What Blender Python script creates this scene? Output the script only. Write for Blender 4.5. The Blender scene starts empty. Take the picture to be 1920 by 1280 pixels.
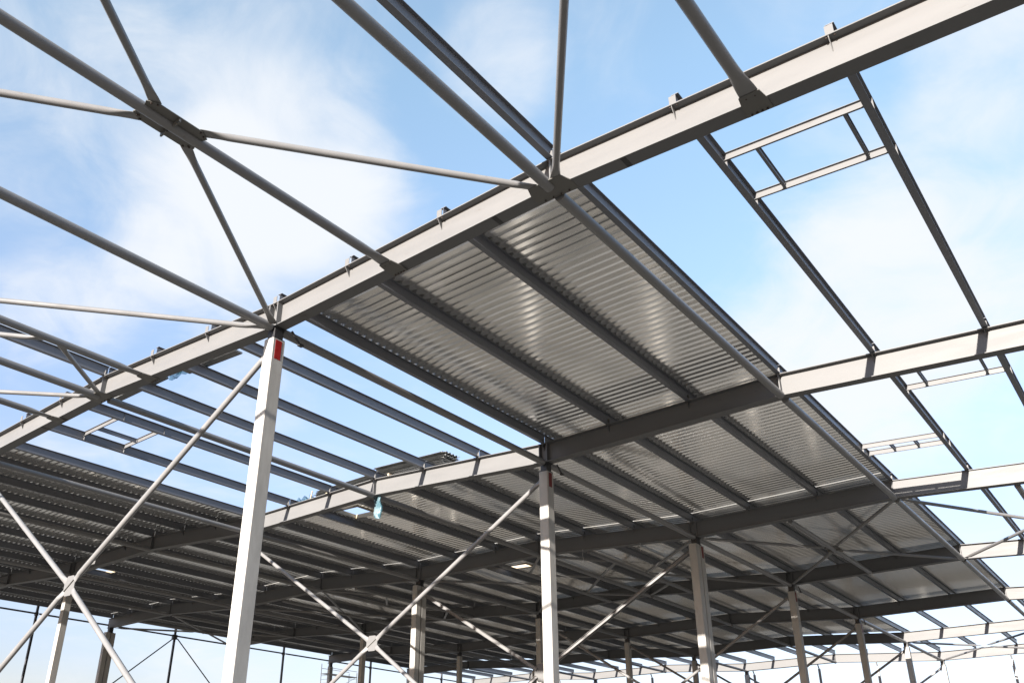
import bpy, bmesh, math, random
from mathutils import Vector, Matrix
random.seed(7)
SC = bpy.context.scene
COL = SC.collection
S = 2.75                      # metres per purlin spacing
ZB = 4.4 * S                  # underside of girders at the column rows
def P(x, y, z): return Vector((x * S, y * S, ZB + z * S))

# ------------------------------------------------------------------ camera
cam = bpy.data.cameras.new('camera')
cam_o = bpy.data.objects.new('camera', cam); COL.objects.link(cam_o)
cam.sensor_fit = 'HORIZONTAL'; cam.sensor_width = 36.0
cam.lens = 1603.05 / 1920 * 36.0
cam.shift_x = 146.03 / 1920; cam.shift_y = 87.76 / 1920
cam.clip_start = 0.05; cam.clip_end = 5000
r_ = Vector((0.76329631, 0.64540568, 0.0288141)); u_ = Vector((0.24996693, -0.33616494, 0.90802515))
f_ = Vector((-0.59573087, 0.68588967, 0.41792354))
M = Matrix((r_, u_, -f_)).transposed().to_4x4()
M.translation = P(5.86829, -4.37035, -3.81605)
cam_o.matrix_world = M
SC.camera = cam_o

# ------------------------------------------------------------------ light
SUN_EL = 13.0
sun = bpy.data.lights.new('sun', 'SUN'); sun.energy = 5.0; sun.angle = math.radians(0.5); sun.color = (1.0, 0.92, 0.83)
sun_o = bpy.data.objects.new('sun', sun); COL.objects.link(sun_o)
sun_o.rotation_euler = (math.radians(90 - SUN_EL), 0, math.radians(4)); sun_o.location = (0, -60, 40)

w = bpy.data.worlds.new('World'); SC.world = w; w.use_nodes = True
nt = w.node_tree; nt.nodes.clear(); N = nt.nodes.new; L = nt.links.new
wout = N('ShaderNodeOutputWorld'); bg = N('ShaderNodeBackground'); L(bg.outputs[0], wout.inputs[0])
sky = N('ShaderNodeTexSky'); sky.sky_type = 'NISHITA'; sky.sun_disc = False
sky.sun_elevation = math.radians(SUN_EL); sky.sun_rotation = math.radians(180)
sky.air_density = 1.0; sky.dust_density = 0.6; sky.ozone_density = 1.5; sky.altitude = 50
SKY_STRENGTH = 0.105
bg.inputs[1].default_value = SKY_STRENGTH
tc = N('ShaderNodeTexCoord')
def vmath(op, a, b=None):
    n = N('ShaderNodeVectorMath'); n.operation = op
    for i, v in enumerate((a, b)):
        if v is None: continue
        if hasattr(v, 'links'): L(v, n.inputs[i])
        else: n.inputs[i].default_value = v
    return n.outputs['Value'] if op in ('DOT_PRODUCT', 'LENGTH') else n.outputs[0]
def wm(op, a, b=None, c=None, tree=None):
    t = tree or nt
    n = t.nodes.new('ShaderNodeMath'); n.operation = op
    for i, v in enumerate((a, b, c)):
        if v is None: continue
        if hasattr(v, 'links'): t.links.new(v, n.inputs[i])
        else: n.inputs[i].default_value = v
    return n.outputs[0]
def wrange(v, a, b, c=0.0, d=1.0, tree=None, smooth=True):
    t = tree or nt
    n = t.nodes.new('ShaderNodeMapRange'); n.interpolation_type = 'SMOOTHSTEP' if smooth else 'LINEAR'
    t.links.new(v, n.inputs[0])
    for i, x in enumerate((a, b, c, d)): n.inputs[i + 1].default_value = x
    return n.outputs[0]
D = vmath('NORMALIZE', tc.outputs['Generated'])
sep = N('ShaderNodeSeparateXYZ'); L(D, sep.inputs[0])
zc = wm('ADD', wm('MAXIMUM', sep.outputs[2], 0.0), 0.22)
cmb = N('ShaderNodeCombineXYZ')
L(wm('DIVIDE', sep.outputs[0], zc), cmb.inputs[0]); L(wm('DIVIDE', sep.outputs[1], zc), cmb.inputs[1])
def noise(vec, scale, detail, rough, dist):
    n = N('ShaderNodeTexNoise'); n.inputs['Scale'].default_value = scale; n.inputs['Detail'].default_value = detail
    n.inputs['Roughness'].default_value = rough; n.inputs['Distortion'].default_value = dist
    L(vec, n.inputs['Vector']); return n.outputs[0]
n1 = noise(cmb.outputs[0], 1.9, 9, 0.58, 0.55)
n2 = noise(cmb.outputs[0], 5.5, 8, 0.6, 0.9)
n3 = noise(cmb.outputs[0], 0.9, 4, 0.5, 0.2)
blobs = None
for d, r, wt in [((-0.63, 0.475, 0.613), 9, 0.95), ((-0.705, 0.435, 0.56), 8, 0.9), ((-0.595, 0.55, 0.585), 7, 0.75), ((-0.655, 0.34, 0.675), 9, 0.38),
                 ((-0.416, 0.565, 0.713), 5, 0.8), ((-0.186, 0.882, 0.432), 10, 1.1), ((-0.074, 0.871, 0.486), 10, 0.9), ((-0.26, 0.90, 0.36), 8, 0.35),
                 ((-0.834, 0.339, 0.435), 6, 0.8), ((0.011, 0.78, 0.626), 6, 0.9), ((-0.76, 0.40, 0.51), 5, 0.7), ((0.25, -0.10, 0.96), 38, 1.7)]:  # last blob: unseen overhead cloud, added as fill light for the open bay
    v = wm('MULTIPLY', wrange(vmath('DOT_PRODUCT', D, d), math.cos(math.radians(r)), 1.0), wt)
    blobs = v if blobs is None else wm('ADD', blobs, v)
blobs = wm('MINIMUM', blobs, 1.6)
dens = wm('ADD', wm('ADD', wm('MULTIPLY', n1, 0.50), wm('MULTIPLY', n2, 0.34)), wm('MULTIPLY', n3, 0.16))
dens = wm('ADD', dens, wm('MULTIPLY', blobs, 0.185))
dens = wm('ADD', dens, wrange(sep.outputs[2], 0.40, 0.05, 0.0, 0.04))
cl = wrange(dens, 0.46, 0.82, 0.11, 0.94)
mx = N('ShaderNodeMix'); mx.data_type = 'RGBA'; mx.blend_type = 'MIX'
L(cl, mx.inputs[0])
gain = N('ShaderNodeMix'); gain.data_type = 'RGBA'; gain.blend_type = 'MULTIPLY'; gain.inputs[0].default_value = 1.0
L(sky.outputs[0], gain.inputs[6]); gk = N('ShaderNodeValToRGB'); L(sep.outputs[2], gk.inputs[0])
e = gk.color_ramp.elements; e[0].position = 0.05; e[0].color = (0.40, 0.34, 0.40, 1); e[1].position = 0.70; e[1].color = (0.92, 0.97, 0.90, 1)
e2 = e.new(0.36); e2.color = (0.76, 0.69, 0.76, 1)
gs = N('ShaderNodeVectorMath'); gs.operation = 'SCALE'; gs.inputs['Scale'].default_value = 1.22; L(gk.outputs[0], gs.inputs[0]); L(gs.outputs[0], gain.inputs[7])
L(gain.outputs[2], mx.inputs[6]); mx.inputs[7].default_value = (2.35, 2.42, 2.52, 1)
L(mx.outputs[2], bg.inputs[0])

vs = SC.view_settings
vs.view_transform = 'Standard'; vs.look = 'None'; vs.exposure = 1.95; vs.gamma = 1.0
vs.use_curve_mapping = False
SC.render.engine = 'CYCLES'
SC.cycles.max_bounces = 8; SC.cycles.diffuse_bounces = 2; SC.cycles.glossy_bounces = 4

# ------------------------------------------------------------------ materials
def mat(name, col, rough=0.5, metal=0.0, var=0.10, scale=3.0, stretch=(1, 1, 1), dirt=None, dirt_amt=0.0, bump=0.0, bump_scale=30, spec=0.5):
    m = bpy.data.materials.new(name); m.use_nodes = True
    t = m.node_tree; b = t.nodes['Principled BSDF']
    b.inputs['Roughness'].default_value = rough; b.inputs['Metallic'].default_value = metal
    b.inputs['Specular IOR Level'].default_value = spec
    tcn = t.nodes.new('ShaderNodeTexCoord'); mp = t.nodes.new('ShaderNodeMapping'); mp.inputs['Scale'].default_value = stretch
    t.links.new(tcn.outputs['Object'], mp.inputs[0])
    n = t.nodes.new('ShaderNodeTexNoise'); n.inputs['Scale'].default_value = scale; n.inputs['Detail'].default_value = 6; n.inputs['Roughness'].default_value = 0.6
    t.links.new(mp.outputs[0], n.inputs['Vector'])
    r = t.nodes.new('ShaderNodeValToRGB')
    r.color_ramp.elements[0].position = 0.3; r.color_ramp.elements[1].position = 0.7
    r.color_ramp.elements[0].color = [c * (1 - var) for c in col] + [1]; r.color_ramp.elements[1].color = [min(1, c * (1 + var)) for c in col] + [1]
    t.links.new(n.outputs[0], r.inputs[0]); out = r.outputs[0]
    if dirt:
        n2 = t.nodes.new('ShaderNodeTexNoise'); n2.inputs['Scale'].default_value = scale * 2.7; n2.inputs['Detail'].default_value = 8; n2.inputs['Roughness'].default_value = 0.7
        t.links.new(mp.outputs[0], n2.inputs['Vector'])
        f = wrange(n2.outputs[0], 0.60, 0.74, 0.0, dirt_amt, tree=t)
        k = t.nodes.new('ShaderNodeMix'); k.data_type = 'RGBA'; t.links.new(f, k.inputs[0]); t.links.new(out, k.inputs[6]); k.inputs[7].default_value = list(dirt) + [1]
        out = k.outputs[2]
    t.links.new(out, b.inputs['Base Color'])
    rr = wrange(n.outputs[0], 0.3, 0.7, max(0.03, rough - 0.08), rough + 0.08, tree=t); t.links.new(rr, b.inputs['Roughness'])
    if bump:
        n3 = t.nodes.new('ShaderNodeTexNoise'); n3.inputs['Scale'].default_value = bump_scale; n3.inputs['Detail'].default_value = 6
        t.links.new(tcn.outputs['Object'], n3.inputs['Vector'])
        bp = t.nodes.new('ShaderNodeBump'); bp.inputs['Strength'].default_value = bump; bp.inputs['Distance'].default_value = 0.02
        t.links.new(n3.outputs[0], bp.inputs['Height']); t.links.new(bp.outputs[0], b.inputs['Normal'])
    return m
GIRDER = mat('grey girder paint', (0.116, 0.116, 0.117), 0.5, spec=0.2, var=0.05, scale=0.9, stretch=(0.5, 1, 3), dirt=(0.062, 0.050, 0.040), dirt_amt=0.5)
PURLIN = mat('grey purlin paint', (0.118, 0.123, 0.138), 0.42, var=0.07, scale=1.3, stretch=(1, 0.3, 1), dirt=(0.055, 0.045, 0.04), dirt_amt=0.4)
TUBE = mat('grey tube paint', (0.150, 0.149, 0.150), 0.36, var=0.06, scale=1.5, dirt=(0.08, 0.06, 0.05), dirt_amt=0.4)
PLATE = mat('grey plate paint', (0.09, 0.087, 0.08), 0.45, var=0.08, scale=4, dirt=(0.08, 0.04, 0.025), dirt_amt=0.5)
BOLT = mat('dark bolt steel', (0.06, 0.045, 0.04), 0.5, metal=0.6)
DARK = mat('dark bearing steel', (0.02, 0.02, 0.022), 0.5, var=0.2, scale=8)
CONC = mat('precast concrete', (0.31, 0.305, 0.29), 0.85, var=0.14, scale=1.6, stretch=(2, 2, 0.6), dirt=(0.24, 0.23, 0.21), dirt_amt=0.55, bump=0.25, bump_scale=40, spec=0.25)
RED_SHADED = mat('shaded red marking paint', (0.11, 0.006, 0.006), 0.6, var=0.2, scale=6)  # same red marking with the shade under the roof put into its colour
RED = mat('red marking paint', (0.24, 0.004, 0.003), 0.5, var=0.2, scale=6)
WOOD = mat('raw timber', (0.30, 0.25, 0.18), 0.7, var=0.2, scale=5, stretch=(1, 1, 6))
STOCK = mat('weathered stock sheet', (0.15, 0.155, 0.155), 0.55, metal=0.2, var=0.25, scale=4)
SCAF = mat('galvanised scaffold tube', (0.35, 0.35, 0.36), 0.4, metal=0.5)
WIRE = mat('white cable', (0.5, 0.49, 0.46), 0.6)
FACADE = mat('dark facade steel paint', (0.05, 0.05, 0.056), 0.45, var=0.1)

def plastic_mat():
    m = bpy.data.materials.new('thin blue plastic'); m.use_nodes = True; t = m.node_tree; b = t.nodes['Principled BSDF']
    b.inputs['Base Color'].default_value = (0.07, 0.16, 0.20, 1); b.inputs['Roughness'].default_value = 0.35
    tr = t.nodes.new('ShaderNodeBsdfTranslucent'); tr.inputs[0].default_value = (0.07, 0.17, 0.22, 1)
    tp = t.nodes.new('ShaderNodeBsdfTransparent'); tp.inputs[0].default_value = (0.75, 0.90, 0.97, 1)
    a = t.nodes.new('ShaderNodeMixShader'); a.inputs[0].default_value = 0.25
    c = t.nodes.new('ShaderNodeMixShader'); c.inputs[0].default_value = 0.38
    t.links.new(b.outputs[0], a.inputs[1]); t.links.new(tr.outputs[0], a.inputs[2])
    t.links.new(a.outputs[0], c.inputs[1]); t.links.new(tp.outputs[0], c.inputs[2])
    t.links.new(c.outputs[0], t.nodes['Material Output'].inputs[0]); return m
PLASTIC = plastic_mat()

RIB = 0.283
def deck_mat():
    m = bpy.data.materials.new('galvanised ribbed sheet'); m.use_nodes = True; t = m.node_tree; b = t.nodes['Principled BSDF']
    tcn = t.nodes.new('ShaderNodeTexCoord'); sp = t.nodes.new('ShaderNodeSeparateXYZ'); t.links.new(tcn.outputs['Object'], sp.inputs[0])
    cell = wm('FLOOR', wm('DIVIDE', sp.outputs[1], RIB * 3), tree=t)
    ob = t.nodes.new('ShaderNodeObjectInfo')
    wn = t.nodes.new('ShaderNodeTexWhiteNoise'); wn.noise_dimensions = '1D'
    t.links.new(wm('ADD', cell, wm('MULTIPLY', ob.outputs['Random'], 91.0, tree=t), tree=t), wn.inputs['W'])
    n = t.nodes.new('ShaderNodeTexNoise'); n.inputs['Scale'].default_value = 0.9; n.inputs['Detail'].default_value = 5
    mp = t.nodes.new('ShaderNodeMapping'); mp.inputs['Scale'].default_value = (0.45, 2.2, 1.0)
    t.links.new(tcn.outputs['Object'], mp.inputs[0]); t.links.new(mp.outputs[0], n.inputs['Vector'])
    k = t.nodes.new('ShaderNodeMix'); k.data_type = 'RGBA'
    v = wm('ADD', wm('MULTIPLY', wn.outputs[0], 0.5, tree=t), wm('MULTIPLY', n.outputs[0], 0.5, tree=t), tree=t)
    t.links.new(wrange(v, 0.2, 0.8, tree=t), k.inputs[0])
    k.inputs[6].default_value = (0.76, 0.76, 0.75, 1); k.inputs[7].default_value = (0.96, 0.945, 0.915, 1)
    t.links.new(k.outputs[2], b.inputs['Base Color'])
    b.inputs['Metallic'].default_value = 0.85
    t.links.new(wrange(v, 0.2, 0.8, 0.19, 0.10, tree=t), b.inputs['Roughness'])
    n3 = t.nodes.new('ShaderNodeTexNoise'); n3.inputs['Scale'].default_value = 1.1; n3.inputs['Detail'].default_value = 3
    t.links.new(tcn.outputs['Object'], n3.inputs['Vector'])
    bp = t.nodes.new('ShaderNodeBump'); bp.inputs['Strength'].default_value = 0.04; bp.inputs['Distance'].default_value = 0.015
    t.links.new(n3.outputs[0], bp.inputs['Height']); t.links.new(bp.outputs[0], b.inputs['Normal'])
    return m
DECK = deck_mat()

def ground_mat():
    m = mat('sandy building ground', (0.158, 0.150, 0.135), 0.95, var=0.22, scale=0.08, dirt=(0.10, 0.09, 0.078), dirt_amt=0.6, bump=0.5, bump_scale=1.5, spec=0.1)
    return m
GROUND = ground_mat()

# ------------------------------------------------------------------ mesh helpers
class MB:
    def __init__(s): s.v = []; s.f = []
    def box(s, x0, x1, y0, y1, z0, z1):
        b = len(s.v)
        s.v += [(x, y, z) for z in (z0, z1) for y in (y0, y1) for x in (x0, x1)]
        s.f += [tuple(b + i for i in q) for q in ((0, 2, 3, 1), (4, 5, 7, 6), (0, 1, 5, 4), (2, 6, 7, 3), (0, 4, 6, 2), (1, 3, 7, 5))]
        return s
    def ring(s, pts):
        b = len(s.v); s.v += [tuple(p) for p in pts]; return list(range(b, b + len(pts)))
    def loft(s, rings, cap=True):
        ids = [s.ring(r) for r in rings]; n = len(ids[0])
        for a, b in zip(ids, ids[1:]):
            for i in range(n): s.f.append((a[i], a[(i + 1) % n], b[(i + 1) % n], b[i]))
        if cap: s.f.append(tuple(reversed(ids[0]))); s.f.append(tuple(ids[-1]))
        return s
    def tube(s, a, b, r, n=14):
        a = Vector(a); b = Vector(b); d = (b - a).normalized()
        up = Vector((0, 0, 1)) if abs(d.z) < 0.95 else Vector((1, 0, 0))
        sx = d.cross(up).normalized(); sy = sx.cross(d)
        R = [[c + (sx * math.cos(2 * math.pi * i / n) + sy * math.sin(2 * math.pi * i / n)) * r for i in range(n)] for c in (a, b)]
        return s.loft(R)
    def sweepbox(s, pts, y0, y1, z0, z1):
        """box section swept along a polyline of (x, z)"""
        return s.loft([[(x, y0, z + z0), (x, y1, z + z0), (x, y1, z + z1), (x, y0, z + z1)] for x, z in pts])
    def poly(s, pts, h):
        """flat plate: outline pts, thickness vector h"""
        h = Vector(h); a = [Vector(p) - h * 0.5 for p in pts]; b = [Vector(p) + h * 0.5 for p in pts]
        return s.loft([a, b])
    def mesh(s, name, m, smooth=False):
        me = bpy.data.meshes.new(name); me.from_pydata([tuple(p) for p in s.v], [], s.f); me.materials.append(m)
        bm = bmesh.new(); bm.from_mesh(me); bmesh.ops.recalc_face_normals(bm, faces=bm.faces); bm.to_mesh(me); bm.free()
        if smooth:
            for p in me.polygons: p.use_smooth = len(p.vertices) == 4
            caps = {tuple(sorted(k)) for p in me.polygons if len(p.vertices) > 4 for k in p.edge_keys}
            for e in me.edges:
                if tuple(sorted(e.vertices)) in caps: e.use_edge_sharp = True
        return me

def ob(name, me, parent=None, loc=(0, 0, 0)):
    o = bpy.data.objects.new(name, me); COL.objects.link(o); o.location = loc
    if parent: o.parent = parent
    return o
def tag(o, label, cat, group=None, kind=None):
    if label: o['label'] = label
    if cat: o['category'] = cat
    if group: o['group'] = group
    o['kind'] = kind or 'thing'
    return o
def thing(name, loc, label, cat, group=None):
    return tag(ob(name, None, None, loc), label, cat, group)
def copy_thing(o, loc, label):
    c = o.copy(); COL.objects.link(c); c.location = loc; c['label'] = label
    for ch in list(o.children):
        d = ch.copy(); COL.objects.link(d); d.parent = c
        for g in list(ch.children):
            e = g.copy(); COL.objects.link(e); e.parent = d
    return c
ORD = ['zeroth', 'first', 'second', 'third', 'fourth', 'fifth', 'sixth', 'seventh', 'eighth', 'ninth', 'tenth', 'eleventh', 'twelfth', 'thirteenth',
       'fourteenth', 'fifteenth', 'sixteenth', 'seventeenth', 'eighteenth', 'nineteenth']
BAYN = {0: 'overhead bay', 1: 'nearest bay', 2: 'second bay', 3: 'third bay', 4: 'fourth bay', 5: 'fifth bay', 6: 'farthest bay'}

# ------------------------------------------------------------------ the grid (purlin units)
YR = {0: -4.42, 1: 0.0, 2: 4.5565, 3: 9.0364, 4: 13.4762, 5: 17.8643, 6: 22.1369, 7: 26.3269}
KN = [(-18.12, 0.004), (-15, .119), (-12, 0), (-9, .119), (-6, 0), (-3, .119), (.086, 0), (3.18, .122), (6.25, 0), (9.3, .12)]
H = 0.2619; FW = 0.063; FT = 0.008
PB = H + 0.006; PT = PB + 0.122      # purlin bottom and top above girder underside
def zb(x):
    for (a, za), (b, z_) in zip(KN, KN[1:]):
        if a <= x <= b: return za + (z_ - za) * (x - a) / (b - a)
    return KN[0][1] if x < KN[0][0] else KN[-1][1]
XA = 0.086
def px(i):
    """x of the i-th purlin line counted from the red-marked column row"""
    return {0: 0.083, 1: 1.052, 2: 2.114, 3: 3.18, 4: 4.153, 5: 5.158, 6: 6.20, 7: 7.22, 8: 8.24}.get(i, float(i))
def side(i):
    if i == 0: return 'above the red-marked columns'
    return '%s %s of the red-marked columns' % (ORD[abs(i)], 'left' if i < 0 else 'right')

# ------------------------------------------------------------------ ground
g = MB(); g.box(-700, 700, -500, 900, -0.5, 0)
tag(ob('ground', g.mesh('ground', GROUND)), None, None, kind='structure')

# ------------------------------------------------------------------ girders
def girder_meshes(fw, wt):
    pts = [(x * S, z * S) for x, z in KN]
    web = MB().sweepbox(pts, -wt * S / 2, wt * S / 2, FT * S, (H - FT) * S).mesh('web', GIRDER)
    bot = MB().sweepbox(pts, -fw * S, fw * S, 0, FT * S).mesh('bottom_flange', GIRDER)
    top = MB().sweepbox(pts, -fw * S, fw * S, (H - FT) * S, H * S).mesh('top_flange', GIRDER)
    t = .0025 * S
    fin = MB()
    for sg in (-1, 1):
        y0 = sg * wt * S / 2; y1 = sg * fw * S * 0.92; z = (H - FT) * S
        fin.loft([[(x, y0, z - .002), (x, y1, z - .002), (x, y1 - sg * .01, z - .03), (x, y0, z - .085 * S)] for x in (-t, t)])
    fin = fin.mesh('stiffener', GIRDER)
    sp = MB()
    for sg in (-1, 1):
        a, b = sorted((sg * wt * S / 2, sg * fw * S * 0.97)); sp.box(-.006 * S, .006 * S, a, b, FT * S, (H - FT) * S)
    return web, bot, top, fin, sp.mesh('splice_plate', GIRDER)
GM = girder_meshes(FW, 0.006); GT = girder_meshes(0.031, 0.005)
GL = {0: 'grey steel roof girder crossing above the camera, unroofed on both sides',
      1: 'nearest long grey steel roof girder, sunlit, running diagonally across the whole picture',
      2: 'second grey roof girder from the front, half sunlit and half shaded by roof sheets',
      4: 'grey steel roof girder one bay beyond the twin girders', 5: 'grey steel roof girder two bays beyond the twin girders',
      6: 'grey steel roof girder three bays beyond the twin girders', 7: 'last grey steel roof girder at the far end wall with thin posts under it'}
def girder(k, y, gm, label):
    r = thing('roof_girder', P(0, y, 0), label, 'girder', 'steel roof girders')
    web, bot, top, fin, sp = gm
    ob('web', web, r); ob('bottom_flange', bot, r); ob('top_flange', top, r)
    for i in range(-17, 9):
        x = px(i)
        if i in (-15, -9, -3, 3): ob('splice_plate', sp, r, (x * S, 0, zb(x) * S))
        elif k <= 5: ob('stiffener', fin, r, ((x - .01) * S, 0, zb(x) * S))
    if k in (1, 2):
        bo = MB(); z = (H - FT) * S
        for sg in (-1, 1): bo.tube((sg * .025 * S, -.045 * S, z - .022), (sg * .025 * S, -.045 * S, z - .0005), .017, 8)
        bo = bo.mesh('bolt_pair', BOLT)
        for i in range(-17, 9): ob('bolt_pair', bo, r, (px(i) * S, 0, zb(px(i)) * S))
    for x in (-12.06, -11.94, -6.06, -5.94, XA - .06, XA + .055):
        if k <= 5: ob('splice_plate', sp, r, (x * S, 0, zb(x) * S))
    return r
for k in (1, 2, 4, 5, 6, 7):
    r1 = girder(k, YR[k], GM, GL[k])
    if k == 1:
        m = MB(); m.box(-.055, .055, -FW * S * .98, FW * S * .98, -.0035, -.0005); pm = m.mesh('unpainted_patch', DARK)
        for x in (2.66, 3.76, -4.35): o_ = ob('unpainted_patch', pm, r1, (x * S, 0, zb(x) * S)); o_.rotation_euler = (0, -math.atan2(zb(x + .1) - zb(x - .1), .2), 0)
girder(3, YR[3] - .036, GT, 'slim grey girder, front one of the twin girders at the roof joint')
girder(3, YR[3] + .036, GT, 'slim grey girder, rear one of the twin girders at the roof joint')

# ------------------------------------------------------------------ columns
CX, CY = 0.066, 0.073
def column(x, k, label, red=False, twin=0, group='concrete columns'):
    y = YR[k] + (twin * .083 if twin else 0)
    cy = CY if not twin else 0.07
    r = thing('concrete_column', (P(x, y, 0).x, P(x, y, 0).y, 0), label, 'column', group)
    top = ZB - .128 * S
    def shaft():
        b = MB(); c = .008 * S; X, Y = CX * S, cy * S
        o = [(-X + c, -Y), (X - c, -Y), (X, -Y + c), (X, Y - c), (X - c, Y), (-X + c, Y), (-X, Y - c), (-X, -Y + c)]
        b.loft([[(a, q, z) for a, q in o] for z in (0, top)])
        return b.mesh('shaft', CONC)
    ob('shaft', COLM.setdefault(('s', bool(twin)), shaft()), r)
    yy = -twin * .047 if twin else 0
    b = MB(); bx = .05 * S; by = (.05 if not twin else .028) * S; yo = yy * S
    b.box(-bx, bx, yo - by, yo + by, top + .012 * S, ZB - .012 * S); b.box(-bx * 1.25, bx * 1.25, yo - by * 1.3, yo + by * 1.3, top, top + .012 * S)
    b.box(-bx * 1.3, bx * 1.3, yo - by * 1.2, yo + by * 1.2, ZB - .012 * S, ZB - .001)
    ob('bearing', b.mesh('bearing', DARK), r)
    if red:
        b = MB(); b.box(CX * S, CX * S + .004, (-.040) * S, .032 * S, top - .205 * S, top - .012 * S)
        ob('red_marking', b.mesh('red_marking', RED if k == 1 else RED_SHADED), r)
    return r
COLM = {}
A_L = {1: 'tall sunlit concrete column with bright red mark, nearest of its row', 2: 'concrete column with shaded red mark at centre, second of the red-marked row',
       4: 'concrete column fourth along the red-marked row, just beyond the twin column', 5: 'concrete column fifth along the red-marked row',
       6: 'pale concrete column sixth along the red-marked row, under open purlins', 7: 'pale concrete column under the far end girder, last of the red-marked row'}
rows = [(XA, 'red-marked row'), (-6.0, 'row left of the red-marked columns'), (-12.0, 'row next to the left facade'), (-18.0, 'left facade row'), (6.27, 'row right of the skylight frames')]
for ri, (x, nm) in enumerate(rows):
    for k in range(1, 8):
        if ri == 4 and k > 4: continue
        if k == 0 and ri in (2, 3): continue
        if k == 3:
            for tw, w_ in ((-1, 'front'), (1, 'rear')):
                column(x, 3, '%s half of twin concrete column, %s' % (w_, nm), red=(ri == 0 and tw == 1), twin=tw)
        else:
            lab = A_L.get(k) if ri == 0 and k else ('concrete column beside the camera, in the %s' % nm if k == 0 else 'concrete column, %s from the front, in the %s' % (ORD[k], nm))
            column(x, k, lab, red=(ri == 0 and k in (1, 2, 4, 5)))

# ------------------------------------------------------------------ purlins
HWF = 0.026
def purlin_meshes(L_):
    z0 = 0; z1 = (PT - PB) * S; t = .0045 * S; w_ = HWF * S
    y0_ = .045 * S; b = MB(); b.box(-w_, w_, y0_, L_ + y0_, 0, t); b.box(-w_, w_, y0_, L_ + y0_, z1 - t, z1); b.box(-.0016 * S, .0016 * S, y0_, L_ + y0_, t, z1 - t)
    body = b.mesh('beam', PURLIN)
    e = MB(); e.box(-w_ * .95, w_ * .95, -.012, 0, 0, .066 * S); e.box(-w_ * 1.15, w_ * 1.15, 0, .10, 0, .010)
    return body, e.mesh('end_plate', GIRDER)
PM = {}
for k in range(0, 7):
    L_ = (YR[k + 1] - YR[k]) * S - .03
    PM[k] = purlin_meshes(L_ if k < 6 else L_ + .25)
for k in range(0, 7):
    body, plate = PM[k]
    for i in range(-18, 9):
        if k == 0 and i not in (-3, 3, -9): continue
        if k >= 5 and i > 6: continue
        x = px(i) if i > -18 else -17.96
        p = P(x, YR[k] - .05, zb(x) + PB)
        g_ = 'purlins of the %s' % BAYN[k]
        lab = 'grey roof purlin, %s, %s' % (BAYN[k], side(i))
        if k <= 3:
            r = thing('roof_purlin', p, lab, 'purlin', g_)
            ob('beam', body, r); ob('end_plate', plate, r)
        else:
            tag(ob('roof_purlin', body, None, p), lab, 'purlin', g_)

# ------------------------------------------------------------------ roof deck
DEPTH = 0.058
def deck(x0, x1, y0, y1, label, holes=(), k=1):
    """ribbed sheets from x0 to x1 (ribs along x); holes cut out as (xa, xb, ya, yb)"""
    org = P((x0 + x1) / 2, y0, 0); m = MB()
    def zz(x): return ZB + (zb(x) + PT) * S + .003 - org.z
    def quad(xa, xb, ya, za, yb, zb_):
        b = len(m.v)
        for x, y, z in ((xa, ya, za), (xb, ya, za), (xb, yb, zb_), (xa, yb, zb_)):
            m.v.append((x * S - org.x, y, zz(x) + z))
        m.f.append((b, b + 1, b + 2, b + 3))
    Y0, Y1 = y0 * S, y1 * S; n = int(math.ceil(Y1 / RIB)) + 1; i0 = int(math.floor(Y0 / RIB))
    prof = [(0, 0), (.50, 0), (.61, DEPTH), (.89, DEPTH), (1.0, 0)]
    for i in range(i0, n):
        for (a, za), (b, z2) in zip(prof, prof[1:]):
            ya, yb = (i + a) * RIB, (i + b) * RIB
            if not Y0 <= (ya + yb) / 2 < Y1: continue
            segs = [(x0, x1)]
            for hx0, hx1, hy0, hy1 in holes:
                if ya < hy1 * S - .01 and yb > hy0 * S + .01:
                    ns = []
                    for sa, sb in segs:
                        if hx1 <= sa or hx0 >= sb: ns.append((sa, sb)); continue
                        if hx0 > sa: ns.append((sa, hx0))
                        if hx1 < sb: ns.append((hx1, sb))
                    segs = ns
            for sa, sb in segs: quad(sa, sb, ya - org.y, za, yb - org.y, z2)
    me = bpy.data.meshes.new('roof_deck'); me.from_pydata(m.v, [], m.f); me.materials.append(DECK)
    return tag(ob('roof_deck', me, None, org), label, 'roof sheet', 'ribbed roof sheets of the %s' % BAYN[k])
HOLES = {2: [(-4.92, -4.40, 5.54, 6.03), (-13.2, -12.75, 5.5, 5.95)], 3: [(-4.98, -4.38, 10.57, 10.82)], 1: [(-11.3, -11.05, 3.23, 3.52)],
         4: [(-16.8, -15.9, 17.45, 17.80)]}
spans = [(-18.1, -15), (-15, -12), (-12, -9), (-9, -6), (-6, -3), (-3, XA), (XA, 3.18)]
DECKY = {1: (0.14, 4.60), 2: (4.60, 8.88), 3: (8.925, 13.5), 4: (13.5, 17.9), 5: (17.9, 22.2), 6: (22.2, 24.55)}
STRIP = ['facade edge strip', 'strip beside the left facade', 'strip left of the second column row', 'strip between second and third column rows',
         'strip just right of the middle column row', 'strip just left of the red-marked columns', 'strip just right of the red-marked columns']
for k, (ya0, yb) in DECKY.items():
    for si, (xa, xb) in enumerate(spans):
        ya = ya0
        if k == 1 and si in (4, 5): continue
        if k == 5 and si == 6: continue
        if k == 6 and si not in (2, 3, 4): continue
        a = xa; b = xb
        if k == 1 and si == 3: b = -6.07
        if si == 6: b = 3.168; a = XA - (.008 if k == 1 else 0)
        if k == 2 and si in (4, 5): ya = 4.88
        yb = DECKY[k][1] + (.55 if (k == 4 and si == 6) or (k == 5 and si not in (2, 3, 4)) else 0)
        if k == 5 and si == 5: b = XA + .006
        deck(a, b, ya, yb, 'ribbed galvanised roof deck in the %s, %s' % (BAYN[k], STRIP[si]), HOLES.get(k, ()), k)

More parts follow.
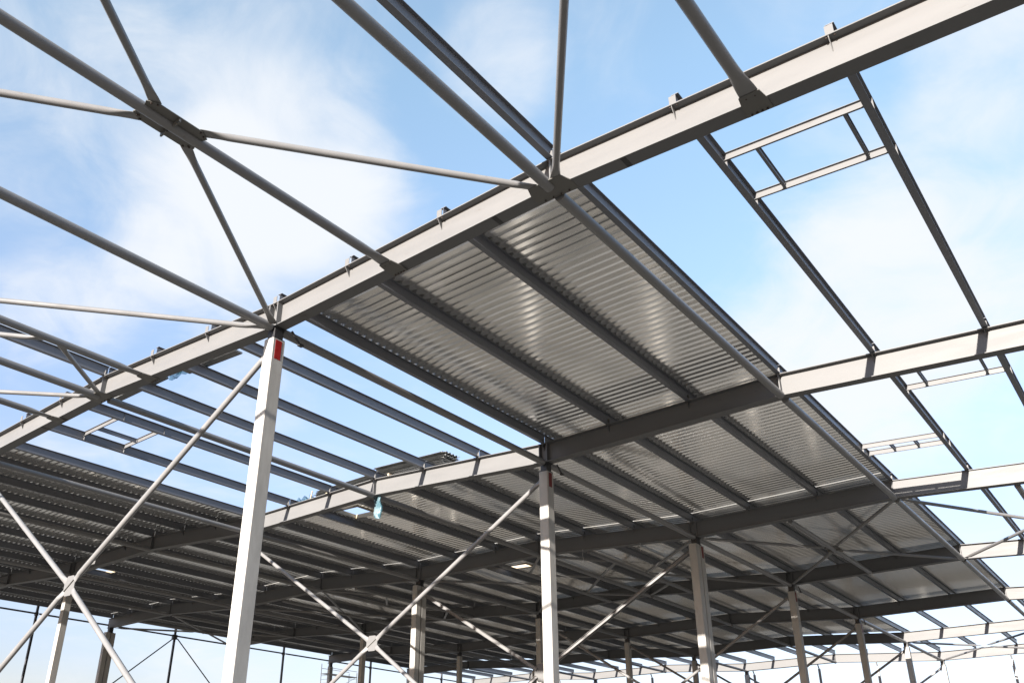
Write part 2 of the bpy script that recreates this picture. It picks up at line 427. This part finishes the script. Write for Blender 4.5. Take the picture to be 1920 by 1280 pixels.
# ------------------------------------------------------------------ tubes
def flat_end(a, d, r, ln, wide=1.5, tab=.11):
    """tube end pressed flat in the horizontal plane: from circle at a towards a + d*ln"""
    n = 14; m = MB()
    sx = d.cross(Vector((0, 0, 1))).normalized(); sy = sx.cross(d)
    rings = []
    for t, kx, ky in [(q / 8, 1 + (wide - 1) * (3 * (q / 8) ** 2 - 2 * (q / 8) ** 3), 1 - .91 * (3 * (q / 8) ** 2 - 2 * (q / 8) ** 3)) for q in range(9)] + [(1 + tab, wide, .09)]:
        c = a + d * ln * t
        rings.append([c + sx * math.cos(2 * math.pi * i / n) * r * kx + sy * math.sin(2 * math.pi * i / n) * r * ky for i in range(n)])
    m.loft(rings); return m
def brace_tube(name, a, b, r, label, cat, group, ends=(True, True), gus=(False, False), n=14, bolts=False, plate_dir=None):
    """tube from a to b (world points); ends pressed flat and bolted where asked"""
    a = Vector(a); b = Vector(b); d = (b - a).normalized(); ln = r * 7.5
    o = thing(name, a, label, cat, group)
    A = a + d * ln * (1.11 if ends[0] else 0); B = b - d * ln * (1.11 if ends[1] else 0)
    ob('tube', MB().tube(A - a, B - a, r, n).mesh('tube', TUBE, True), o)
    for e, (q, dd) in enumerate(((A, -d), (B, d))):
        if not ends[e]: continue
        fe = ob('flattened_end', flat_end(q - a, dd, r, ln).mesh('flattened_end', TUBE, True), o)
        if bolts:
            sx = dd.cross(Vector((0, 0, 1))).normalized()
            for sg in (-1, 1):
                c = q - a + dd * ln * 1.06 + sx * sg * r * .7
                ob('bolt', MB().tube(c - Vector((0, 0, r * .09 + .02)), c + Vector((0, 0, r * .09 + .02)), .016, 8).mesh('bolt', BOLT), fe)
    return o
RT, RB, RS = .039 * S, .042 * S, .026 * S
BRACED = (0, 3, 6)
def tube_line(x, k, r, what, dz=0.0, group='round tube struts along the building', mid=False):
    g0 = .10 if mid else .066; a = P(x, YR[k] + g0, zb(x) + dz); b = P(x, YR[k + 1] - g0, zb(x) + dz)
    near = mid and k == 0
    return brace_tube('tube_strut', a, b, r, what, 'tube', group, ends=(near, near), bolts=near)
LINES = [(XA, 'along the red-marked columns', RB), (-3.0, 'under the ridge left of the red-marked columns', RB), (3.18, 'under the ridge right of the red-marked columns', RB),
         (-6.0, 'along the middle column row', RT), (-9.0, 'under the ridge left of the middle column row', RT), (-12.0, 'along the column row next to the facade', RT),
         (-15.0, 'under the ridge beside the facade', RT)]
for k in range(0, 7):
    for x, nm, r in LINES:
        if k == 0 and x < -7: continue
        tube_line(x, k, r, 'grey round tube strut, %s, %s' % (BAYN[k], nm))
    if k in BRACED and k != 6:
        for x, nm in ((1.62, 'halfway to the right ridge'), (4.67, 'right of the right ridge'), (-2.0, 'one purlin right of the left ridge'), (-3.98, 'one purlin left of the left ridge')):
            tube_line(x, k, RT, 'grey round tube strut, %s, %s' % (BAYN[k], nm), group='intermediate tube struts in the braced bays', mid=True)

# horizontal bracing: diagonals with a node plate under the strut they cross
def node_plate(strut_x, y, k, label):
    z = zb(strut_x) + .0
    o = thing('bracing_node_plate', P(strut_x, y, z), label, 'gusset plate', 'bracing node plates')
    for sg in (-1, 1):
        m = MB(); e = RT * .9
        m.poly([(sg * e, -.22 * S, 0), (sg * .075 * S, -.235 * S, 0), (sg * .115 * S, -.17 * S, 0), (sg * .115 * S, .17 * S, 0), (sg * .075 * S, .235 * S, 0), (sg * e, .22 * S, 0)], (0, 0, .018))
        p = ob('gusset_plate', m.mesh('gusset_plate', PLATE), o)
        c = MB(); a_, b_ = sorted((sg * e, sg * .112 * S)); c.box(a_, b_, -.006 * S, .006 * S, -.034 * S, -.009)
        ob('rib', c.mesh('rib', PLATE), p)
        for sy in (-1, 1):
            for q in (0, 1):
                cx, cyy = sg * (.082 + .02 * q) * S, sy * (.20 - .035 * q) * S
                ob('bolt', MB().tube((cx, cyy, -.03), (cx, cyy, .03), .018, 8).mesh('bolt', BOLT), p)
    return o
def diag(x0, y0, x1, y1, label, k, flat=(True, True), r=RS):
    g_ = 'horizontal bracing diagonals of the %s' % BAYN[k]
    return brace_tube('bracing_tube', P(x0, y0, zb(x0) + .004), P(x1, y1, zb(x1) + .004), r, label, 'bracing tube', g_, ends=flat, bolts=(k == 0 and True), n=12)
for k in BRACED:
    ya, yb = YR[k], YR[k + 1]; ym = (ya + yb) / 2; b_ = BAYN[k]
    if k == 0: ym = -2.207
    for (xl, xm, xr, nm) in ((XA, 1.62, 3.18, 'cross right of the red-marked columns'), (3.18, 4.67, 6.2, 'cross right of the right ridge'), (-12, -10.5, -9, 'cross right of the facade-side columns'), (-18, -16.5, -15, 'cross at the facade')):
        if k == 0 and xl < -7: continue
        if k == 6 and xl < 0: continue
        if xm not in (1.62, 4.67): tube_line(xm, k, RT, 'grey tube strut through the %s %s' % (b_, nm), group='intermediate tube struts in the braced bays', mid=True)
        if k != 6: node_plate(xm, ym, k, 'node plate in the middle of the %s %s' % (b_, nm))
        for sx in (-1, 1):
            for sy in (-1, 1):
                xe = xl + .06 if sx < 0 else xr - .06; ye = ya + .10 if sy < 0 else yb - .09
                diag(xm + sx * .085, ym + sy * .17, xe, ye, 'thin tube, %s %s arm of %s %s' % ('far' if sy > 0 else 'near', 'left' if sx < 0 else 'right', b_, nm), k)
    for x0, xt, nm in ((-3, -2.0, 'right'), (-3, -3.98, 'left'), (-9, -8.0, 'right')):
        if (k == 0 and x0 < -7) or k == 6: continue
        if x0 == -9: tube_line(-8.0, k, RT, 'grey round tube strut in the %s one purlin right of the middle ridge' % b_, group='intermediate tube struts in the braced bays', mid=True)
        ys = [yb, yb - 1.1, ym, ya + 1.1, ya]
        sgn = -1 if xt < x0 else 1
        for j in range(4):
            xa_, xb_ = (x0, xt) if j % 2 == 0 else (xt, x0)
            diag(xa_ + (.05 * sgn if j % 2 == 0 else -.05 * sgn), ys[j] - .08, xb_ + (-.05 * sgn if j % 2 == 0 else .05 * sgn), ys[j + 1] + .06,
                 'thin zigzag tube, %s piece from far girder, %s of %s ridge, %s' % (ORD[j + 1], nm, 'left' if x0 == -3 else 'middle', b_), k)
    for x0, xt, nm in ((XA, -2.0, 'red-marked columns'), (-6, -3.98, 'middle columns')):
        sg = -1 if xt < x0 else 1
        if k == 6: continue
        diag(x0 + .06 * sg, yb - .09, xt - .05 * sg, ym + .03, 'long thin tube from far end at the %s, %s' % (nm, b_), k)
        diag(x0 + .06 * sg, ya + .09, xt - .05 * sg, ym - .03, 'long thin tube from near end at the %s, %s' % (nm, b_), k)

# gussets at the feet of the struts under the near girder
def girder_gusset(x, k, label, wdt=.16):
    o = thing('girder_gusset', P(x, YR[k], zb(x) - .006), label, 'gusset plate', 'gusset plates under the girders')
    m = MB(); q = wdt
    m.poly([(-q * S, -.05 * S, 0), (-q * .8 * S, -.15 * S, 0), (q * .8 * S, -.15 * S, 0), (q * S, -.05 * S, 0), (q * S, .05 * S, 0), (-q * S, .05 * S, 0)], (0, 0, .02))
    pl = ob('plate', m.mesh('plate', PLATE), o)
    for sx in (-.6, -.2, .2, .6):
        ob('bolt', MB().tube((sx * q * S, .035 * S, -.035), (sx * q * S, .035 * S, .012), .018, 8).mesh('bolt', BOLT), pl)
    return o
for x, nm in ((3.18, 'right ridge'), (1.62, 'strut halfway to the right ridge'), (4.67, 'strut right of the right ridge'), (-3, 'left ridge'), (-2, 'strut right of the left ridge'), (-3.98, 'strut left of the left ridge')):
    girder_gusset(x, 1, 'small bolted gusset plate under the nearest girder at the %s' % nm, .17 if x in (3.18, -3) else .08)

# short knee brackets beside the red-marked column heads
for k in (1, 2, 4, 5):
    o = thing('knee_bracket', P(XA + .10, YR[k] + .10, 0), 'small dark knee bracket at the head of the %s red-marked column' % ORD[k], 'bracket', 'knee brackets at the column heads')
    m = MB(); m.tube((.02, 0, -.01 * S), (0.0, .12 * S, -.10 * S), .03, 8)
    ob('strut', m.mesh('strut', DARK), o)
    m = MB(); m.box(-.05, .05, .10 * S, .15 * S, -.115 * S, -.095 * S); ob('foot_plate', m.mesh('foot_plate', DARK), o)

# ------------------------------------------------------------------ vertical X bracing between column rows
def vert_brace(k, xl, xr, nm):
    y = YR[k] + (0 if k != 3 else -.083)
    xm = (xl + xr) / 2 + .06; zm = -2.06; zt = -.22; zl = -4.05
    r = RS * 1.12
    o = thing('cross_brace', P(xm, y, zm), 'large grey tube cross brace between concrete columns, %s' % nm, 'cross brace', 'vertical cross braces')
    m = MB(); q = .105 * S; e = .058 * S
    m.poly([(-q, 0, -e), (-q, 0, e), (-e, 0, q), (e, 0, q), (q, 0, e), (q, 0, -e), (e, 0, -q), (-e, 0, -q)], (0, .022, 0))
    pl = ob('node_plate', m.mesh('node_plate', GIRDER), o)
    m = MB(); d = Vector((1, 0, .66)).normalized(); n_ = Vector((-.66, 0, 1)).normalized()
    m.poly([d * -q * .9 + n_ * .012, d * q * .9 + n_ * .012, d * q * .9 - n_ * .012, d * -q * .9 - n_ * .012], (0, .09, 0)); ob('rib', m.mesh('rib', PLATE), pl)
    for sx in (-1, 1):
        for sz in (-1, 1):
            end = P(xr - CX if sx > 0 else xl + CX, y, zt if sz > 0 else zl) - P(xm, y, zm); d = end.normalized()
            a = d * .085 * S; b_ = end - d * .02
            fl = r * 4
            arm = ob('arm', MB().tube(a + d * fl, b_ - d * fl * .9, r, 12).mesh('arm', TUBE, True), o)
            for c0, dd in ((a + d * fl, -d), (b_ - d * fl * .9, d)):
                side_ = Vector((dd.z, 0, -dd.x)); rings = []
                for t, kx, ky in ((0, 1, 1), (.4, 1.12, .6), (.8, 1.3, .18), (1.0, 1.35, .12)):
                    cc = c0 + dd * fl * t
                    rings.append([cc + side_ * math.cos(2 * math.pi * i / 12) * r * kx + Vector((0, 1, 0)) * math.sin(2 * math.pi * i / 12) * r * ky for i in range(12)])
                ob('flattened_end', MB().loft(rings).mesh('flattened_end', TUBE, True), arm)
    return o
def angle_brace(k, xl, xr, nm):
    """cross brace of paired angle bars"""
    y = YR[k] - .083; xm = (xl + xr) / 2; zm = -2.0
    o = thing('cross_brace', P(xm, y, zm), 'large grey cross brace of paired bars between twin columns, %s' % nm, 'cross brace', 'vertical cross braces')
    m = MB(); q = .16 * S; e = .08 * S
    m.poly([(-q, 0, -e), (-q, 0, e), (-e, 0, q), (e, 0, q), (q, 0, e), (q, 0, -e), (e, 0, -q), (-e, 0, -q)], (0, .022, 0)); ob('node_plate', m.mesh('node_plate', GIRDER), o)
    for sx in (-1, 1):
        for sz in (-1, 1):
            end = P(xr - CX if sx > 0 else xl + CX, y, -.24 if sz > 0 else -4.0) - P(xm, y, zm); d = end.normalized(); side_ = Vector((d.z, 0, -d.x))
            m = MB(); a = d * .12 * S
            for off in (-1, 1):
                c = Vector((0, off * .07, 0))
                for s0, s1, y0, y1 in ((-.075, .075, -.006, .006), (-.075, -.063, -.07, .0), (.063, .075, -.07, .0)):
                    rr = [[p_ + c + side_ * s_ + Vector((0, t_, 0)) for s_, t_ in ((s0, y0), (s1, y0), (s1, y1), (s0, y1))] for p_ in (a, end)]
                    m.loft(rr)
            ob('arm', m.mesh('arm', TUBE), o)
    return o
for k in range(1, 8):
    if k == 3: angle_brace(3, -6, XA, 'third pair from the front')
    else: vert_brace(k, -6, XA, '%s pair from the front' % ORD[k])

# ------------------------------------------------------------------ skylight trimmer frames
w_ = .004
def skylight(xl, xr, ys, stubs, label):
    y0 = ys[0]; o = thing('skylight_frame', P((xl + xr) / 2, y0, 0), label, 'skylight frame', 'bare skylight frames between purlins')
    org = P((xl + xr) / 2, y0, 0)
    for y in ys:
        m = MB()
        pts = [((xl * S - org.x), (zb(xl) + PB) * S + org.z - ZB), ((xr * S - org.x), (zb(xr) + PB) * S + org.z - ZB)]
        yy = y * S - org.y; h = (PT - PB) * S
        m.sweepbox(pts, yy - .003, yy + .003, h * .48, h * .97); m.sweepbox(pts, yy - .05, yy - .0035, h * .97, h * .97 + .010); m.sweepbox(pts, yy - .05, yy - .0035, h * .48 - .010, h * .48)
        ob('trimmer', m.mesh('trimmer', GIRDER), o)
    for xe in (xl - w_, xr + w_):
        m = MB(); ze = (zb(xe) + PB) * S + org.z - ZB
        for y in ys:
            m.box(xe * S - org.x - HWF * S * .95, xe * S - org.x + HWF * S * .95, y * S - org.y - .004, y * S - org.y + .004, ze + .014, ze + (PT - PB) * S - .014)
        ob('cleat', m.mesh('cleat', GIRDER), o)
    for x in stubs:
        m = MB(); z = (zb(x) + PB) * S + org.z - ZB; h = (PT - PB) * S; a = ys[0] * S - org.y + .004; b_ = ys[1] * S - org.y - .055; xx = x * S - org.x
        m.box(xx - .003, xx + .003, a, b_, z + h * .5, z + h * .92); m.box(xx - .030, xx + .030, a, b_, z + h * .925, z + h * .955); m.box(xx - .030, xx + .030, a, b_, z + h * .47, z + h * .495)
        ob('cross_bar', m.mesh('cross_bar', PURLIN), o)
    return o
w_ = .004
skylight(px(4) + w_, px(5) - w_, (.79, 1.373), (4.40, 5.0), 'bare skylight frame of two trimmers nearest the camera, right of the roofed strip')
skylight(px(4) + w_, px(5) - w_, (5.28, 5.85), (4.38, 4.97), 'bare skylight frame just behind the second girder, right of the roofed strip')
skylight(px(3) + w_, px(4) - w_, (7.60, 7.92), (3.53, 3.82), 'narrow bare skylight frame just in front of the twin girders')
skylight(-5 + w_, -4.015 - w_, (.82, 1.43), (-4.65,), 'bare skylight frame in the open roof strip at the left')

# timber upstands round the openings in the deck
for k, hs in HOLES.items():
    for j, (xa, xb, ya, yb) in enumerate(hs):
        if k == 1: continue
        xm = (xa + xb) / 2; org = P(xm, ya, zb(xm) + PT)
        o = thing('roof_opening_kerb', org, 'pale timber kerb of a roof opening, %s, %s' % (BAYN[k], 'near the red-marked row' if xm > -6 else 'far left'), 'timber kerb', 'timber kerbs round roof openings')
        h = .17
        for name, c in (('near_board', (xa, xb, ya - .012, ya)), ('far_board', (xa, xb, yb, yb + .012))):
            m = MB(); m.box(c[0] * S - org.x, c[1] * S - org.x, c[2] * S - org.y, c[3] * S - org.y, -.02, h); ob('long_board', m.mesh('long_board', WOOD), o)
        for c in ((xa - .012, xa), (xb, xb + .012)):
            m = MB(); m.box(c[0] * S - org.x, c[1] * S - org.x, ya * S - org.y, yb * S - org.y, -.02, h); ob('short_board', m.mesh('short_board', WOOD), o)

# ------------------------------------------------------------------ loose material on the roof
def sheet_stack(xa, xb, ya, yb, zoff, n, label, rib=.21, dz=.045):
    org = P((xa + xb) / 2, ya, zb((xa + xb) / 2) + zoff); o = thing('sheet_stack', org, label, 'sheet stack', 'stacks of spare roof sheets')
    for s_ in range(n):
        m = MB(); L0 = xa * S - org.x + random.uniform(-.15, .15); L1 = xb * S - org.x + random.uniform(-.15, .15); W = (yb - ya) * S; oy = random.uniform(-.04, .04)
        pr = []; y = 0
        while y < W:
            for f_, z_ in ((0, 0), (.36, 0), (.5, .06), (.86, .06)): pr.append((y + f_ * rib, z_))
            y += rib
        for x in (L0, L1):
            for y, z_ in pr: m.v.append((x, y + oy, z_ + s_ * dz + ((zb(xb) - zb(xa)) * S * (x / (L1 - L0)))))
        q = len(pr)
        for i in range(q - 1): m.f.append((i, i + 1, q + i + 1, q + i))
        me = bpy.data.meshes.new('sheet'); me.from_pydata(m.v, [], m.f); me.materials.append(STOCK)
        ob('sheet', me, o)
    m = MB()
    for t in (.2, .8):
        x = (xa + (xb - xa) * t) * S - org.x; m.box(x - .05, x + .05, .02, (yb - ya) * S, -zoff * S + PT * S + .06, -.005)
    ob('timber_batten', m.mesh('timber_batten', WOOD), o)
    return o
sheet_stack(-3.4, -1.98, 4.92, 5.30, PT + .12, 9, 'taller stack of spare ribbed roof sheets on the deck behind the second girder')
sheet_stack(-4.85, -3.45, 4.95, 5.32, PT + .11, 7, 'lower stack of spare ribbed roof sheets beside blue plastic behind the second girder')
def bundle(xa, xb, y, label):
    org = P((xa + xb) / 2, y, zb((xa + xb) / 2) + PT + .012); o = thing('sheet_bundle', org, label, 'sheet bundle', 'bundles along the nearest girder')
    m = MB(); pts = [(x * S - org.x, (zb(x) + PT + .012) * S + ZB - org.z) for x in (xa, xb)]
    m.sweepbox(pts, 0, .28, 0, .05); ob('sheets', m.mesh('sheets', STOCK), o)
    return o
bundle(-2.35, -1.35, .56, 'grey strip of flat sheets lying on purlins behind the nearest girder')
bundle(-3.9, -2.7, .50, 'grey flat sheets lying on purlins over the left ridge behind the nearest girder')

def rag(name, org, w0, ln, label, seed, tilt=(0, 0)):
    rnd = random.Random(seed); m = MB(); nx, nz = 14, 18
    for j in range(nz + 1):
        t = j / nz; ww = w0 * (1 - .45 * t + .18 * math.sin(t * 7 + seed))
        for i in range(nx + 1):
            s_ = i / nx - .5
            m.v.append((s_ * ww + tilt[0] * t + .03 * math.sin(9 * t + seed), .07 * math.sin(i * 2.1 + seed) * (.4 + t) + tilt[1] * t + rnd.uniform(-.012, .012), -ln * t * (1 - .12 * abs(s_) * rnd.random()) + rnd.uniform(-.01, .01)))
    for j in range(nz):
        for i in range(nx):
            a = j * (nx + 1) + i; m.f.append((a, a + 1, a + nx + 2, a + nx + 1))
    me = m.mesh(name, PLASTIC); 
    for p_ in me.polygons: p_.use_smooth = True
    return tag(ob(name, me, None, org), label, 'plastic sheet', 'torn plastic sheets')
rag('plastic_sheet', P(-2.98, YR[2] + .02, .005 + zb(-3)), .22 * S * .72, .36 * S, 'torn pale blue plastic sheet hanging below the second girder', 3, (.10, 0))
def tarp(xa, xb, ya, yb, zo, label, seed):
    m = MB(); nx, ny = 16, 8; rnd = random.Random(seed); org = P((xa + xb) / 2, ya, zb((xa + xb) / 2) + zo)
    for j in range(ny + 1):
        for i in range(nx + 1):
            x = xa + (xb - xa) * i / nx; y = ya + (yb - ya) * j / ny
            m.v.append(tuple(P(x + rnd.uniform(-.03, .03), y + rnd.uniform(-.02, .02), zb(x) + zo + .03 * math.sin(i * 1.3 + j + seed) + rnd.uniform(0, .02)) - org))
    for j in range(ny):
        for i in range(nx):
            a = j * (nx + 1) + i; m.f.append((a, a + 1, a + nx + 2, a + nx + 1))
    me = m.mesh('plastic_sheet', PLASTIC)
    for p_ in me.polygons: p_.use_smooth = True
    return tag(ob('plastic_sheet', me, None, org), label, 'plastic sheet', 'torn plastic sheets')
tarp(-2.75, -1.75, .52, .66, PT + .035, 'blue plastic wrap over flat sheets right of the left ridge', 2)
tarp(-5.4, -4.9, 4.9, 5.2, PT + .12, 'blue plastic sheet crumpled at the left end of the spare sheet stack', 6)
m = MB(); m.box(-.03, .03, -.02, .02, -.02, .42)
lath = tag(ob('timber_lath', m.mesh('timber_lath', WOOD), None, P(-4.9, 4.90, zb(-4.9) + PT + .06)), 'short upright timber lath beside the spare sheet stack', 'lath'); lath.rotation_euler = (0, .25, 0)
for x, ln, nm in ((-2.02, .25, 'longer'), (-.88, .14, 'shorter')):
    m = MB(); p0 = Vector((0, 0, 0)); prev = p0
    for j in range(1, 8):
        q = Vector((.02 * math.sin(j * 1.7), .01 * math.cos(j * 2.3), -ln * S * j / 7)); m.tube(prev, q, .008, 6); prev = q
    tag(ob('hanging_cable', m.mesh('hanging_cable', WIRE), None, P(x, YR[3] - .09, zb(x) - .0)), '%s white cable end hanging below the twin girders' % nm, 'cable', 'loose cable ends')

# ------------------------------------------------------------------ left facade: posts, girt tubes, knee braces
for k in range(1, 7):
    ym = (YR[k] + YR[k + 1]) / 2
    o = thing('facade_post', (P(-18.06, ym, 0).x, P(0, ym, 0).y, 0), 'slim dark steel facade post, %s along the left facade' % ORD[k], 'post', 'steel posts of the left facade')
    m = MB(); h = ZB + .34 * S; a = .028 * S
    m.box(-a, a, -a, -a + .014, 0, h); m.box(-a, a, a - .014, a, 0, h); m.box(-.006, .006, -a + .014, a - .014, 0, h); ob('shaft', m.mesh('shaft', FACADE), o)
    m = MB(); q = (.075 if k == 3 else .04) * S; m.box(-.05 * S, .034 * S, -q, q, ZB + (.07 - .09) * S if k == 3 else ZB + .03 * S, ZB + .12 * S); ob('joint_plate', m.mesh('joint_plate', FACADE), o)
    if k == 3:
        for sg in (-1, 1):
            o2 = brace_tube('facade_brace', P(-18.0, ym + sg * .07, .0), P(-18.0, ym + sg * (YR[k + 1] - YR[k]) * .48, -1.72), .018 * S, 'thin dark diagonal brace %s the third facade post' % ('left of' if sg < 0 else 'right of'), 'brace', 'diagonal braces of the left facade', ends=(False, False), n=10)
            for c in o2.children: c.data.materials[0] = FACADE
    for j, (ya, yb) in enumerate(((YR[k] + .1, ym - .05), (ym + .05, YR[k + 1] - .1))):
        o3 = brace_tube('facade_girt', P(-18.0, ya, .075), P(-18.0, yb, .075), .024 * S, 'dark horizontal girt tube of the left facade, %s half of the %s' % ('near' if j == 0 else 'far', BAYN[k]), 'girt', 'girt tubes of the left facade', ends=(False, False), n=10)
        for c in o3.children: c.data.materials[0] = FACADE

# end wall posts under the last girder
for j, x in enumerate((3.9, 1.9, -1.77, -3.57, -5.75, -9.6, -13.6)):
    o = thing('end_wall_post', (P(x, 0, 0).x, P(0, YR[7] + .02, 0).y, 0), 'slim grey steel post under the far end girder, %s from the right' % ORD[j + 1], 'post', 'steel posts of the far end wall')
    m = MB(); h = ZB + zb(x) * S - .14 * S; a = .032 * S
    m.box(-a, a, -a, -a + .014, 0, h); m.box(-a, a, a - .014, a, 0, h); m.box(-.006, .006, -a + .014, a - .014, 0, h); ob('shaft', m.mesh('shaft', TUBE), o)
    m = MB(); m.tube((0, 0, h - .01), (0, -.10 * S, h + .14 * S), .02 * S, 8); ob('head_link', m.mesh('head_link', TUBE), o)

# ------------------------------------------------------------------ scaffold by the left facade
o = thing('scaffold_tower', (P(-17.6, 0, 0).x, P(0, 17.95, 0).y, 0), 'light scaffold tower beside a facade column at lower left of centre', 'scaffold')
hw, hl, top = .55, 1.9, ZB - .09 * S
for sx in (-1, 1):
    for sy in (-1, 1):
        ob('standard', MB().tube((sx * hw, sy * hl, 0), (sx * hw, sy * hl, top - (0 if sy < 0 else .55)), .03, 8).mesh('standard', SCAF), o)
for z in [ZB - .43 * S - 2.0 * i for i in range(6)]:
    if z < .3: continue
    m = MB(); m.box(-hw + .04, hw - .04, -hl - .1, hl + .1, z - .05, z); ob('platform', m.mesh('platform', SCAF), o)
    for zr in (.5, 1.0):
        if z + zr > top: continue
        m = MB()
        for sx in (-1, 1): m.tube((sx * hw, -hl, z + zr), (sx * hw, hl, z + zr), .022, 8)
        ob('guard_rail', m.mesh('guard_rail', SCAF), o)
    m = MB()
    for sy in (-1, 1):
        for q in range(5): m.tube((-hw, sy * hl, z - .35 * q - .2), (hw, sy * hl, z - .35 * q - .2), .016, 6)
    m.tube((hw, -hl, z - 1.9), (hw, hl, z), .02, 6)
    ob('ladder_frame', m.mesh('ladder_frame', SCAF), o)
